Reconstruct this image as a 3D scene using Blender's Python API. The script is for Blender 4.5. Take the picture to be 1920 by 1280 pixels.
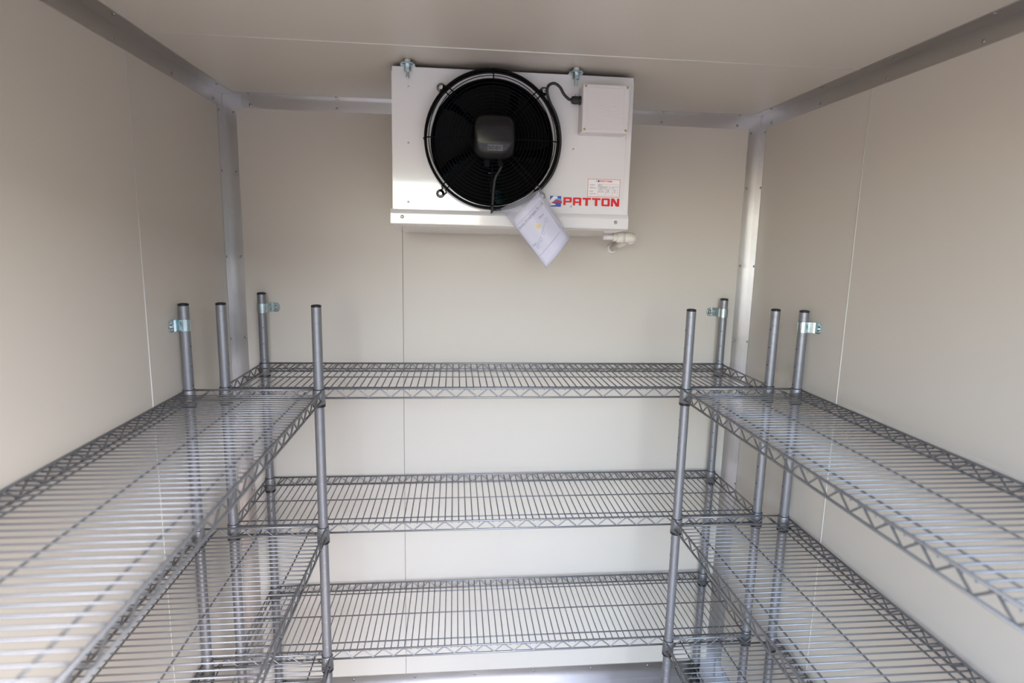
import bpy, math, random
from mathutils import Vector, Matrix
random.seed(7)
for o in list(bpy.data.objects):
    bpy.data.objects.remove(o)
SC = bpy.context.scene
COL = SC.collection
PI = math.pi

# ------------------------------------------------------------------ camera
cam_d = bpy.data.cameras.new('camera')
cam = bpy.data.objects.new('camera', cam_d)
COL.objects.link(cam)
cam_d.sensor_width = 36.0
cam_d.lens = 1109.4 / 1920.0 * 36.0
cam_d.clip_start = 0.02
R_, U_, F_ = Vector((0.9953, -0.0942, 0.0211)), Vector((-0.0056, 0.1617, 0.9868)), Vector((0.0964, 0.9823, -0.1604))
R_.normalize(); F_.normalize(); U_ = R_.cross(F_); U_.normalize()
mw = Matrix(((R_.x, U_.x, -F_.x, 0.6993), (R_.y, U_.y, -F_.y, -1.9407), (R_.z, U_.z, -F_.z, 1.5975), (0, 0, 0, 1)))
cam.matrix_world = mw
cam_d.dof.use_dof = True
cam_d.dof.focus_distance = 1.75
cam_d.dof.aperture_fstop = 2.8
SC.camera = cam

# ------------------------------------------------------------------ world (hazy sky, the sun itself veiled), exposure
world = bpy.data.worlds.new('sky')
SC.world = world
world.use_nodes = True
wn = world.node_tree
wn.nodes.clear()
wo = wn.nodes.new('ShaderNodeOutputWorld')
wb = wn.nodes.new('ShaderNodeBackground')
sky = wn.nodes.new('ShaderNodeTexSky')
sky.sky_type = 'NISHITA'
sky.sun_disc = False
SUN_AZ, SUN_EL = math.radians(137), math.radians(46)
sky.sun_elevation = SUN_EL
sky.sun_rotation = SUN_AZ
sky.dust_density = 2.0
sky.air_density = 1.0
sky.ozone_density = 1.0
wb.inputs['Strength'].default_value = 0.30
wn.links.new(sky.outputs[0], wb.inputs['Color'])
wn.links.new(wb.outputs[0], wo.inputs['Surface'])

# daylight portal in the open doorway (it only guides sampling of the sky)
pd = bpy.data.lights.new('doorway_portal', 'AREA')
pd.shape = 'RECTANGLE'
DX0, DX1, DZ1, YF = 0.10, 1.60, 1.93, -2.20
pd.size, pd.size_y = DX1 - DX0, DZ1
pd.cycles.is_portal = True
po = bpy.data.objects.new('doorway_portal', pd)
COL.objects.link(po)
po.location = ((DX0 + DX1) / 2, YF - 0.06, DZ1 / 2)
po.rotation_euler = (math.radians(90), 0, 0)      # light -Z axis looks along +y, into the room

SC.view_settings.view_transform = 'Standard'
SC.view_settings.look = 'None'
SC.view_settings.gamma = 1.0
SC.view_settings.use_curve_mapping = False
SC.view_settings.exposure = 3.28
SC.cycles.max_bounces = 16
SC.cycles.diffuse_bounces = 10
SC.cycles.glossy_bounces = 6
SC.cycles.transparent_max_bounces = 24
SC.cycles.sample_clamp_indirect = 4.0


# ------------------------------------------------------------------ materials
def mat(name, col, rough=0.5, metal=0.0, coat=0.0, coat_rough=0.1, alpha=1.0, spec=0.5, noise=None, bump=None, ior=1.45, trans=0.0):
    m = bpy.data.materials.new(name)
    m.use_nodes = True
    nt = m.node_tree
    b = nt.nodes['Principled BSDF']
    b.inputs['Base Color'].default_value = (*col, 1)
    b.inputs['Roughness'].default_value = rough
    b.inputs['Metallic'].default_value = metal
    b.inputs['Coat Weight'].default_value = coat
    b.inputs['Coat Roughness'].default_value = coat_rough
    b.inputs['Alpha'].default_value = alpha
    b.inputs['Specular IOR Level'].default_value = spec
    b.inputs['IOR'].default_value = ior
    b.inputs['Transmission Weight'].default_value = trans
    tc = None
    if noise or bump:
        tc = nt.nodes.new('ShaderNodeTexCoord')
    if noise:                                   # (scale xyz, colour spread, roughness spread)
        (sx, sy, sz), cs, rs = noise
        mp = nt.nodes.new('ShaderNodeMapping'); mp.inputs['Scale'].default_value = (sx, sy, sz)
        nz = nt.nodes.new('ShaderNodeTexNoise'); nz.inputs['Scale'].default_value = 1.0; nz.inputs['Detail'].default_value = 4
        nt.links.new(tc.outputs['Object'], mp.inputs['Vector']); nt.links.new(mp.outputs[0], nz.inputs['Vector'])
        mr = nt.nodes.new('ShaderNodeMapRange')
        mr.inputs['From Min'].default_value = 0.3; mr.inputs['From Max'].default_value = 0.7
        mr.inputs['To Min'].default_value = max(rough - rs, 0.02); mr.inputs['To Max'].default_value = rough + rs
        nt.links.new(nz.outputs['Fac'], mr.inputs['Value']); nt.links.new(mr.outputs[0], b.inputs['Roughness'])
        mx = nt.nodes.new('ShaderNodeMix'); mx.data_type = 'RGBA'
        mx.inputs['A'].default_value = (*[max(c * (1 - cs), 0) for c in col], 1)
        mx.inputs['B'].default_value = (*[min(c * (1 + cs), 1) for c in col], 1)
        nt.links.new(nz.outputs['Fac'], mx.inputs['Factor']); nt.links.new(mx.outputs['Result'], b.inputs['Base Color'])
    if bump:                                    # (scale xyz, strength, distance)
        (sx, sy, sz), st, di = bump
        mp = nt.nodes.new('ShaderNodeMapping'); mp.inputs['Scale'].default_value = (sx, sy, sz)
        nz = nt.nodes.new('ShaderNodeTexNoise'); nz.inputs['Scale'].default_value = 1.0; nz.inputs['Detail'].default_value = 3
        nt.links.new(tc.outputs['Object'], mp.inputs['Vector']); nt.links.new(mp.outputs[0], nz.inputs['Vector'])
        bp = nt.nodes.new('ShaderNodeBump'); bp.inputs['Strength'].default_value = st; bp.inputs['Distance'].default_value = di
        nt.links.new(nz.outputs['Fac'], bp.inputs['Height']); nt.links.new(bp.outputs[0], b.inputs['Normal'])
    return m


M_WALL = mat('cream_coated_steel', (0.55, 0.500, 0.436), 0.36, noise=((2.5, 2.5, 2.5), 0.015, 0.03), bump=((3, 3, 3), 0.25, 0.004))
M_BEAD = mat('white_sealant', (0.64, 0.62, 0.58), 0.45)
M_BACK = mat('dark_joint', (0.25, 0.24, 0.22), 0.7)
M_ALU = mat('mill_aluminium', (0.55, 0.53, 0.52), 0.31, 1.0, noise=((3, 3, 9), 0.06, 0.04))
M_RIVET = mat('rivet_aluminium', (0.34, 0.335, 0.33), 0.35, 1.0)
M_FLOOR = mat('checker_plate', (0.26, 0.22, 0.175), 0.5, 0.7, noise=((6, 6, 6), 0.15, 0.08))
M_WIRE = mat('silver_epoxy_wire', (0.26, 0.263, 0.272), 0.44, 0.75)
M_POST = mat('silver_epoxy_post', (0.26, 0.26, 0.275), 0.42, 0.65)
M_SLEEVE = mat('black_plastic', (0.012, 0.012, 0.013), 0.4)
M_ZINC = mat('blue_zinc', (0.55, 0.66, 0.68), 0.22, 1.0, noise=((60, 60, 60), 0.15, 0.08))
M_MARK = mat('stamped_dark', (0.06, 0.06, 0.065), 0.6)
M_WHITE = mat('white_gloss_enamel', (0.71, 0.685, 0.675), 0.16, coat=0.6, coat_rough=0.05, bump=((5, 5, 5), 0.12, 0.004))
M_BLACK = mat('black_coating', (0.0025, 0.0025, 0.003), 0.5, spec=0.10)
M_MOTOR = mat('black_motor_enamel', (0.006, 0.006, 0.0065), 0.26, spec=0.45)
M_CABLE = mat('black_rubber', (0.012, 0.012, 0.013), 0.42)
M_COIL = mat('blue_coated_fin', (0.02, 0.10, 0.13), 0.3, 0.6)
M_TUBE = mat('coil_tube', (0.25, 0.45, 0.50), 0.25, 1.0)
M_PLASTIC = mat('white_abs_plastic', (0.66, 0.62, 0.61), 0.42)
M_BRASS = mat('brass_screw', (0.50, 0.37, 0.16), 0.3, 1.0)
M_STEEL = mat('nickel_steel', (0.62, 0.60, 0.57), 0.22, 1.0)
M_PVC = mat('ivory_pvc', (0.75, 0.71, 0.64), 0.3)
M_RED = mat('red_print', (0.62, 0.008, 0.012), 0.35)
M_BLUE = mat('blue_print', (0.035, 0.075, 0.36), 0.35)
M_SKYBLUE = mat('light_blue_print', (0.08, 0.38, 0.75), 0.35)
M_PRINTWHITE = mat('white_print', (0.84, 0.82, 0.81), 0.3)
M_INK = mat('grey_ink', (0.07, 0.065, 0.08), 0.6)
M_LABEL = mat('label_vinyl', (0.80, 0.76, 0.75), 0.35)
M_PAPER = mat('white_paper', (0.76, 0.74, 0.82), 0.7)
M_YELLOW = mat('yellow_print', (0.85, 0.62, 0.03), 0.6)
M_CONC = mat('concrete_yard', (0.14, 0.13, 0.118), 0.85, noise=((0.8, 0.8, 0.8), 0.12, 0.05))
M_BLOCKER = mat('dark_blocker', (0.055, 0.055, 0.045), 0.9)  # dark surface of the added slab that blocks low sky light
M_EXT = mat('outside_steel', (0.75, 0.74, 0.72), 0.4)


def film_material():
    m = bpy.data.materials.new('clear_plastic_film')
    m.use_nodes = True
    nt = m.node_tree
    nt.nodes.clear()
    out = nt.nodes.new('ShaderNodeOutputMaterial')
    mix = nt.nodes.new('ShaderNodeMixShader')
    tr = nt.nodes.new('ShaderNodeBsdfTransparent'); tr.inputs[0].default_value = (0.93, 0.93, 0.95, 1)
    gl = nt.nodes.new('ShaderNodeBsdfPrincipled')
    gl.inputs['Base Color'].default_value = (0.72, 0.73, 0.77, 1); gl.inputs['Roughness'].default_value = 0.18
    mix.inputs[0].default_value = 0.10
    nt.links.new(tr.outputs[0], mix.inputs[1]); nt.links.new(gl.outputs[0], mix.inputs[2])
    nt.links.new(mix.outputs[0], out.inputs['Surface'])
    return m


M_FILM = film_material()


# ------------------------------------------------------------------ mesh helpers
class MB:
    """collects shapes into one mesh"""
    def __init__(s):
        s.v, s.f, s.sm = [], [], []

    def add(s, vs, fs, smooth=False):
        n = len(s.v)
        s.v += [tuple(v) for v in vs]
        s.f += [tuple(i + n for i in f) for f in fs]
        s.sm += [smooth] * len(fs)
        return s

    def box(s, x0, x1, y0, y1, z0, z1):
        vs = [(x, y, z) for x in (x0, x1) for y in (y0, y1) for z in (z0, z1)]
        return s.add(vs, [(0, 1, 3, 2), (4, 6, 7, 5), (0, 4, 5, 1), (2, 3, 7, 6), (0, 2, 6, 4), (1, 5, 7, 3)])

    def bevbox(s, x0, x1, y0, y1, z0, z1, b=0.002):
        """box with chamfered edges"""
        import bmesh
        bm = bmesh.new()
        bmesh.ops.create_cube(bm, size=1)
        for v in bm.verts:
            v.co = ((x0 + x1) / 2 + v.co.x * (x1 - x0), (y0 + y1) / 2 + v.co.y * (y1 - y0), (z0 + z1) / 2 + v.co.z * (z1 - z0))
        bmesh.ops.bevel(bm, geom=bm.edges[:], offset=b, segments=2, affect='EDGES', profile=0.5)
        bm.verts.index_update()
        s.add([v.co[:] for v in bm.verts], [[v.index for v in f.verts] for f in bm.faces], False)
        bm.free()
        return s

    def tube(s, pts, r, n=8, closed=False, caps=True):
        pts = [Vector(p) for p in pts]
        N = len(pts)
        tang = []
        for i in range(N):
            if closed:
                t = pts[(i + 1) % N] - pts[i - 1]
            else:
                t = pts[min(i + 1, N - 1)] - pts[max(i - 1, 0)]
            tang.append(t.normalized())
        up = Vector((0, 0, 1)) if abs(tang[0].z) < 0.9 else Vector((1, 0, 0))
        nrm = (up - tang[0] * up.dot(tang[0])).normalized()
        vs = []
        for i in range(N):
            t = tang[i]
            nrm = (nrm - t * nrm.dot(t)).normalized()
            b = t.cross(nrm)
            rr = r[i] if isinstance(r, (list, tuple)) else r
            for k in range(n):
                a = 2 * PI * k / n
                vs.append(pts[i] + nrm * (math.cos(a) * rr) + b * (math.sin(a) * rr))
        fs = []
        for i in range(N if closed else N - 1):
            j = (i + 1) % N
            for k in range(n):
                k2 = (k + 1) % n
                fs.append((i * n + k, i * n + k2, j * n + k2, j * n + k))
        s.add(vs, fs, True)
        if caps and not closed:
            m = len(s.v) - len(vs)
            s.f.append(tuple(m + k for k in reversed(range(n)))); s.sm.append(False)
            s.f.append(tuple(m + (N - 1) * n + k for k in range(n))); s.sm.append(False)
        return s

    def lathe(s, prof, n=16, M=None, smooth=True, caps=True):
        """prof: (radius, height) along local z; M places it"""
        vs = []
        for (r, z) in prof:
            for k in range(n):
                a = 2 * PI * k / n
                vs.append(Vector((r * math.cos(a), r * math.sin(a), z)))
        if M is not None:
            vs = [M @ v for v in vs]
        fs = []
        for i in range(len(prof) - 1):
            for k in range(n):
                k2 = (k + 1) % n
                fs.append((i * n + k, i * n + k2, (i + 1) * n + k2, (i + 1) * n + k))
        m = len(s.v)
        s.add(vs, fs, smooth)
        if caps:
            s.f.append(tuple(m + k for k in reversed(range(n)))); s.sm.append(False)
            s.f.append(tuple(m + (len(prof) - 1) * n + k for k in range(n))); s.sm.append(False)
        return s

    def prism(s, poly, d, M):
        """2D polygon (x, y) with thickness d along local z, placed by M"""
        n = len(poly)
        vs = [M @ Vector((x, y, 0)) for x, y in poly] + [M @ Vector((x, y, d)) for x, y in poly]
        fs = [tuple(reversed(range(n))), tuple(range(n, 2 * n))]
        fs += [(i, (i + 1) % n, n + (i + 1) % n, n + i) for i in range(n)]
        return s.add(vs, fs)

    def mesh(s, name, m):
        me = bpy.data.meshes.new(name)
        me.from_pydata(s.v, [], s.f)
        me.polygons.foreach_set('use_smooth', s.sm)
        me.materials.append(m)
        me.update()
        return me


def obj(name, mb, m=None, parent=None, loc=None, rot=None):
    me = mb if isinstance(mb, bpy.types.Mesh) else mb.mesh(name, m)
    o = bpy.data.objects.new(name, me)
    COL.objects.link(o)
    if parent:
        o.parent = parent
    if loc is not None:
        o.location = loc
    if rot is not None:
        o.rotation_euler = rot
    return o


def thing(name, label, cat, loc=(0, 0, 0), rz=0.0, group=None):
    o = bpy.data.objects.new(name, None)
    COL.objects.link(o)
    o.empty_display_size = 0.1
    o.location = loc
    o.rotation_euler = (0, 0, rz)
    o['label'] = label
    o['category'] = cat
    if group:
        o['group'] = group
    return o


def struct(name, mb, m, label=None):
    o = obj(name, mb, m)
    o['kind'] = 'structure'
    if label:
        o['label'] = label
    return o


def copy_tree(o, parent=None):
    c = o.copy()
    COL.objects.link(c)
    c.parent = parent
    for ch in list(o.children):
        copy_tree(ch, c)
    return c


# placement for flat things lying on the plane y = const, facing the viewer (-y)
def face(x, y, z):
    """local x -> +x, local y -> +z, local z -> -y"""
    return Matrix(((1, 0, 0, x), (0, 0, -1, y), (0, 1, 0, z), (0, 0, 0, 1)))


# ------------------------------------------------------------------ the room
W, H, T = 1.6939, 2.028, 0.0405        # inner width, height, width of the corner angles
TH = 0.05
SEAM_Y = -0.530
FT = 0.065                              # height of the floor angle


def panel_wall(name, label, core, panels, beads=()):
    w = struct(name, MB().box(*core), M_BACK, label)
    for p in panels:
        obj('panel', MB().box(*p), M_WALL, w)
    for b in beads:
        obj('joint_bead', MB().tube(b, 0.0016, 8), M_BEAD, w)
    return w


g = 0.0009
t = 0.004                               # depth of the visible panel skins
panel_wall('wall_back', 'back wall of cream insulated panels with one vertical joint',
           (-TH, W + TH, t, TH, 0, H),
           [(-TH, 0.5319 - 0.0008, 0, t, 0, H), (0.5319 + 0.0008, W + TH, 0, t, 0, H)])
panel_wall('wall_left', 'left wall of cream insulated panels with a pale vertical joint',
           (-TH, -t, YF, 0, 0, H),
           [(-t, 0, SEAM_Y + g, 0, 0, H), (-t, 0, SEAM_Y - 1.15 + g, SEAM_Y - g, 0, H), (-t, 0, YF, SEAM_Y - 1.15 - g, 0, H)],
           [[(-0.0004, SEAM_Y, 0.06), (-0.0004, SEAM_Y, H - 0.03)], [(-0.0004, SEAM_Y - 1.15, 0.06), (-0.0004, SEAM_Y - 1.15, H - 0.03)]])
SR = -0.5255
panel_wall('wall_right', 'right wall of cream insulated panels with a pale vertical joint',
           (W + t, W + TH, YF, 0, 0, H),
           [(W, W + t, SR + g, 0, 0, H), (W, W + t, SR - 1.15 + g, SR - g, 0, H), (W, W + t, YF, SR - 1.15 - g, 0, H)],
           [[(W + 0.0004, SR, 0.06), (W + 0.0004, SR, H - 0.03)], [(W + 0.0004, SR - 1.15, 0.06), (W + 0.0004, SR - 1.15, H - 0.03)]])
panel_wall('ceiling', 'cream insulated panel ceiling with a pale joint across it',
           (-TH, W + TH, YF - TH, TH, H + t, H + TH),
           [(-TH, W + TH, SEAM_Y + g, TH, H, H + t), (-TH, W + TH, SEAM_Y - 1.15 + g, SEAM_Y - g, H, H + t), (-TH, W + TH, YF - TH, SEAM_Y - 1.15 - g, H, H + t)],
           [[(0.03, SEAM_Y, H), (W - 0.03, SEAM_Y, H)]])
fw = struct('wall_front', MB().box(-TH, DX0, YF - TH, YF, 0, H).box(DX1, W + TH, YF - TH, YF, 0, H).box(DX0, DX1, YF - TH, YF, DZ1, H),
            M_WALL, 'front wall around the open doorway behind the camera')
fl = struct('floor', MB().box(-TH, W + TH, YF - TH, TH, -0.06, 0), M_FLOOR, 'aluminium checker plate floor')
# raised treads of the checker plate (groups of five alternating bars)
tr = MB()
pitch = 0.030
for i in range(int(W / pitch)):
    for j in range(int(1.0 / pitch)):
        cx_, cy_ = 0.01 + (i + 0.5) * pitch, -0.01 - (j + 0.5) * pitch
        ang = PI / 4 if (i + j) % 2 else -PI / 4
        ca, sa = math.cos(ang), math.sin(ang)
        for k in (-1, 0, 1):
            ox, oy = cx_ - sa * k * 0.008, cy_ + ca * k * 0.008
            L2, w2 = 0.011, 0.0024
            base = [(-L2, 0), (0, -w2), (L2, 0), (0, w2)]
            vs = [(ox + ca * a - sa * b, oy + sa * a + ca * b, 0.0) for a, b in base] + \
                 [(ox + (ca * a - sa * b) * 0.55, oy + (sa * a + ca * b) * 0.55, 0.0013) for a, b in base]
            tr.add(vs, [(4, 5, 6, 7), (0, 1, 5, 4), (1, 2, 6, 5), (2, 3, 7, 6), (3, 0, 4, 7)])
to = obj('raised_tread', tr, M_FLOOR, fl)
to['kind'] = 'stuff'
struct('ground', MB().box(-30, 30, -40, 20, -0.56, -0.36), M_CONC, 'concrete yard outside the doorway')

struct('skyline_blocker', MB().box(1.4, 14, -17, -16, -0.36, 4.2), M_BLOCKER, 'added dark slab outside the doorway, unseen, blocking low sky light')  # unseen slab, added to dim horizon light and its reflection on the evaporator

# --- aluminium corner angles -----------------------------------------------------
ta = 0.0016
RV = [(0.0042, 0.0), (0.0042, 0.0006), (0.0034, 0.0014), (0.0018, 0.0020)]
rivet_mesh = MB().lathe(RV, 10).mesh('rivet', M_RIVET)
ROT = {'-y': (PI / 2, 0, 0), '+x': (0, PI / 2, 0), '-x': (0, -PI / 2, 0), '-z': (PI, 0, 0), '+z': (0, 0, 0)}


def angle_trim(name, label, boxes, rivets):
    mb = MB()
    for b in boxes:
        mb.box(*b)
    o = struct(name, mb, M_ALU, label)
    for p, d in rivets:
        obj('rivet', rivet_mesh, parent=o, loc=p, rot=ROT[d])
    return o


e = 0.0002
ys = [-0.069 - 0.2545 * i for i in range(8)]
zs = [1.974, 1.80, 1.545, 1.290, 1.035, 0.780, 0.525, 0.270]
xs = [0.083, 0.338, 0.593, 0.848, 1.103, 1.358, 1.612]
angle_trim('trim_1', 'aluminium ceiling angle along the left wall',
           [(e, ta, YF, -0.003, H - T, H), (ta, T, YF, -0.003, H - ta, H)],
           [((ta, y, H - T + 0.010), '+x') for y in ys] + [((T - 0.008, y - 0.05, H - ta), '-z') for y in ys])
angle_trim('trim_2', 'aluminium ceiling angle along the right wall',
           [(W - ta, W - e, YF, -0.003, H - T, H), (W - T, W - ta, YF, -0.003, H - ta, H)],
           [((W - ta, y, H - T + 0.010), '-x') for y in ys] + [((W - T + 0.008, y - 0.05, H - ta), '-z') for y in ys])
angle_trim('trim_3', 'aluminium ceiling angle along the back wall',
           [(0.002, W - 0.002, -ta, -e, H - T, H), (0.002, W - 0.002, -T * 0.6, -ta, H - 0.0009, H)],
           [((x, -ta, H - T + 0.010), '-y') for x in xs] + [((x, -T * 0.6 + 0.008, H - 0.0009), '-z') for x in xs])
angle_trim('trim_4', 'vertical aluminium angle in the left back corner',
           [(e, T, -ta, -e, 0.0, H - T), (e, ta, -T, -ta, 0.0, H - T)],
           [((T - 0.007, -ta, z), '-y') for z in zs] + [((ta, -T + 0.007, z), '+x') for z in zs])
angle_trim('trim_5', 'vertical aluminium angle in the right back corner',
           [(W - T, W - e, -ta, -e, 0.0, H - T), (W - ta, W - e, -T, -ta, 0.0, H - T)],
           [((W - T + 0.007, -ta, z), '-y') for z in zs] + [((W - ta, -T + 0.007, z), '-x') for z in zs])
# short overlapping cover plates at the top of the right corner (a second length of angle)
angle_trim('trim_6', 'aluminium floor angle along the back wall',
           [(0.002, W - 0.002, -ta - 0.0016, -0.0018, 0.0, FT), (0.002, W - 0.002, -0.05, -ta - 0.0016, 0.0014, 0.003)],
           [((x, -ta - 0.0016, FT - 0.013), '-y') for x in (0.13, 0.347, 0.5628, 0.78, 0.995, 1.21, 1.427, 1.60)])
angle_trim('trim_7', 'aluminium floor angle along the left wall',
           [(0.0018, ta + 0.0016, YF, -0.01, 0.0, FT), (ta + 0.0016, 0.05, YF, -0.052, 0.0014, 0.003)],
           [((ta + 0.0016, y, FT - 0.013), '+x') for y in ys])
angle_trim('trim_8', 'aluminium floor angle along the right wall',
           [(W - ta - 0.0016, W - 0.0018, YF, -0.01, 0.0, FT), (W - 0.05, W - ta - 0.0016, YF, -0.052, 0.0014, 0.003)],
           [((W - ta - 0.0016, y, FT - 0.013), '-x') for y in ys])

# ------------------------------------------------------------------ wire shelving
ZT, LEV = 1.4345, (1.2135, 0.829, 0.4405)
SH_D = 0.325
PR = 0.0127


def post_mesh():
    gz = []
    z = 1.4155
    while z > 0.07:
        gz.append(z)
        z -= 0.0254
    mb = MB()
    lo = 0.045
    for z in reversed(gz):                       # plain band, then a fine groove; shading breaks at the groove
        mb.lathe([(PR, lo), (PR, z - 0.0007)], 18, caps=False)
        mb.lathe([(PR, z - 0.0007), (PR - 0.0005, z), (PR, z + 0.0007)], 18, caps=False)
        lo = z + 0.0007
    mb.lathe([(PR, lo), (PR, 1.431)], 18, caps=False)
    mb.lathe([(0.008, 0.0452), (PR, 0.045)], 18, caps=False)
    return mb.mesh('post', M_POST), gz


POST_ME, GROOVES = post_mesh()
CAP_ME = MB().lathe([(PR + 0.0002, 1.4305), (PR + 0.0004, 1.4335), (PR - 0.0005, 1.4355), (PR * 0.55, 1.4368), (0.0015, 1.4372)], 18).mesh('cap', M_SLEEVE)
FOOT_ME = MB().lathe([(0.019, 0.0015), (0.021, 0.004), (0.019, 0.013), (0.007, 0.015), (0.007, 0.046), (0.0155, 0.048), (0.0155, 0.082), (0.0129, 0.086)], 16).mesh('foot', M_SLEEVE)
# small dark number stamps between grooves, on one side of the post (+x of the post)
mk = MB()
for i, z in enumerate(GROOVES):
    if i % 2 == 0:
        zc = z + 0.0127
        if zc > 1.42:
            continue
        for a in (-0.13, 0.13):
            c, s_ = math.cos(a), math.sin(a)
            r0 = PR + 0.00015
            cx_, cy_ = r0 * c, r0 * s_
            tx, ty = -s_ * 0.0010, c * 0.0010
            vs = []
            for dz in (-0.0019, 0.0019):
                for q in (-1, 1):
                    for rr in (-0.0003, 0.0):
                        vs.append((cx_ + tx * q + c * rr, cy_ + ty * q + s_ * rr, zc + dz))
            mk.add(vs, [(1, 3, 7, 5), (0, 4, 6, 2), (0, 1, 5, 4), (2, 6, 7, 3), (0, 2, 3, 1), (4, 5, 7, 6)])
STAMP_ME = mk.mesh('stamped_mark', M_MARK)

COLLAR_ME = MB().lathe([(PR + 0.0006, 0.0), (PR + 0.0024, 0.0003), (PR + 0.0028, -0.003), (PR + 0.0040, -0.039), (PR + 0.0030, -0.0395), (PR + 0.0006, -0.0395)][::-1], 20, caps=False).mesh('corner_collar', M_WIRE)
SLEEVE_ME = MB().lathe([(PR + 0.0003, -0.0465), (PR + 0.0036, -0.0460), (PR + 0.0038, -0.0400), (PR + 0.0005, -0.0396), (PR + 0.0005, 0.0003),
                       (PR + 0.0012, 0.0004), (PR + 0.0010, 0.0016), (PR + 0.0003, 0.0016)], 20, caps=False).mesh('split_sleeve', M_SLEEVE)

RO = 0.0085                 # rails run a little outside the post centres
ZR0, ZR1 = -0.0032, -0.0290
RR = 0.0027


def shelf_meshes(L, D):
    """meshes of one wire shelf; L, D = post-centre spacings along local x and y; z = 0 at the collar tops"""
    hx, hy = L / 2, D / 2
    fr = MB()
    for z in (ZR0, ZR1):
        c = PR + 0.001
        for sy in (-1, 1):
            fr.tube([(-hx + c * 0.4, sy * (hy + RO), z), (hx - c * 0.4, sy * (hy + RO), z)], RR, 8)
        for sx in (-1, 1):
            fr.tube([(sx * (hx + RO), -hy + c * 0.4, z), (sx * (hx + RO), hy - c * 0.4, z)], RR, 8)
    out = {'frame': fr.mesh('shelf', M_WIRE)}

    def zig(n_len):
        s0, s1 = -n_len / 2 + 0.020, n_len / 2 - 0.020
        k = max(1, round((s1 - s0) / 0.0582))
        p = (s1 - s0) / k
        pts = []
        zt, zb = ZR0 - 0.0022, ZR1 + 0.0020
        for i in range(k):
            x = s0 + i * p
            pts += [(x + 0.0014, zb), (x + p * 0.5 - 0.0014, zt), (x + p * 0.5 + 0.0014, zt), (x + p - 0.0014, zb)]
        return pts
    out['tx'] = MB().tube([(a, 0, z) for a, z in zig(L)], 0.0019, 6).mesh('truss_wire', M_WIRE)
    out['ty'] = MB().tube([(0, a, z) for a, z in zig(D)], 0.0019, 6).mesh('truss_wire', M_WIRE)
    zw = ZR0 - 0.0040
    yw = hy + RO + 0.0015
    out['wire'] = MB().tube([(0, -yw, zw), (0, yw, zw)], 0.00170, 8).mesh('deck_wire', M_WIRE)
    out['rod'] = MB().tube([(-hx - RO, 0, zw - 0.0036), (hx + RO, 0, zw - 0.0036)], 0.0019, 8).mesh('support_rod', M_WIRE)
    n = int((L - 2 * PR - 0.016) / 0.0194)
    out['xs'] = [(-(n - 1) / 2 + i) * 0.0194 for i in range(n)]
    return out


def make_unit(name, label, loc, rz, L, S, stamps, group):
    root = thing(name, label, 'shelving unit', loc, rz, group)
    hx, hy = L / 2, SH_D / 2
    for sx in (-1, 1):
        for sy in (-1, 1):
            p = obj('post', POST_ME, parent=root, loc=(sx * hx, sy * hy, 0))
            obj('post_cap', CAP_ME, parent=p)
            obj('foot', FOOT_ME, parent=p)
            m = obj('stamped_mark', STAMP_ME, parent=p, rot=(0, 0, stamps[(sx, sy)]))
            m['kind'] = 'stuff'
    for lv in LEV:
        sh = obj('wire_shelf', S['frame'], parent=root, loc=(0, 0, lv))
        for sy in (-1, 1):
            obj('truss_wire', S['tx'], parent=sh, loc=(0, sy * (hy + RO), 0))
        for sx in (-1, 1):
            obj('truss_wire', S['ty'], parent=sh, loc=(sx * (hx + RO), 0, 0))
        for x in S['xs']:
            obj('deck_wire', S['wire'], parent=sh, loc=(x, 0, 0))
        for y in (-hy + 0.036, 0.003, hy - 0.040):
            obj('support_rod', S['rod'], parent=sh, loc=(0, y, 0))
        for sx in (-1, 1):
            for sy in (-1, 1):
                obj('corner_collar', COLLAR_ME, parent=sh, loc=(sx * hx, sy * hy, 0))
                obj('split_sleeve', SLEEVE_ME, parent=sh, loc=(sx * hx, sy * hy, 0))
    return root


LB, LS = 1.501, 1.194
S_BACK, S_SIDE = shelf_meshes(LB, SH_D), shelf_meshes(LS, SH_D)
LX, RX, BY, SY = 0.0990, 1.6000, -0.0325, -0.3880
GRP = 'wire shelving units around the room'
# world angle of the stamp column minus the unit's own rotation
make_unit('wire_shelving_unit', 'long silver wire shelving unit along the back wall, below the fan unit',
          ((LX + RX) / 2, BY - SH_D / 2, 0), 0.0, LB, S_BACK,
          {(-1, 1): -1.30, (1, 1): PI + 1.0, (-1, -1): 0.3, (1, -1): PI + 0.25}, GRP)
make_unit('wire_shelving_unit', 'silver wire shelving unit along the left wall, nearest the pale left panels',
          (0.0200 + SH_D / 2, SY - LS / 2, 0), PI / 2, LS, S_SIDE,
          {(1, 1): -PI / 2 - 0.25, (1, -1): PI / 2, (-1, 1): 0, (-1, -1): 0}, GRP)
make_unit('wire_shelving_unit', 'silver wire shelving unit along the right wall, its top deck running out at right',
          (1.6665 - SH_D / 2, SY - LS / 2, 0), PI / 2, LS, S_SIDE,
          {(1, 1): PI / 2, (1, -1): PI / 2, (-1, 1): 0, (-1, -1): 0}, GRP)


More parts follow.
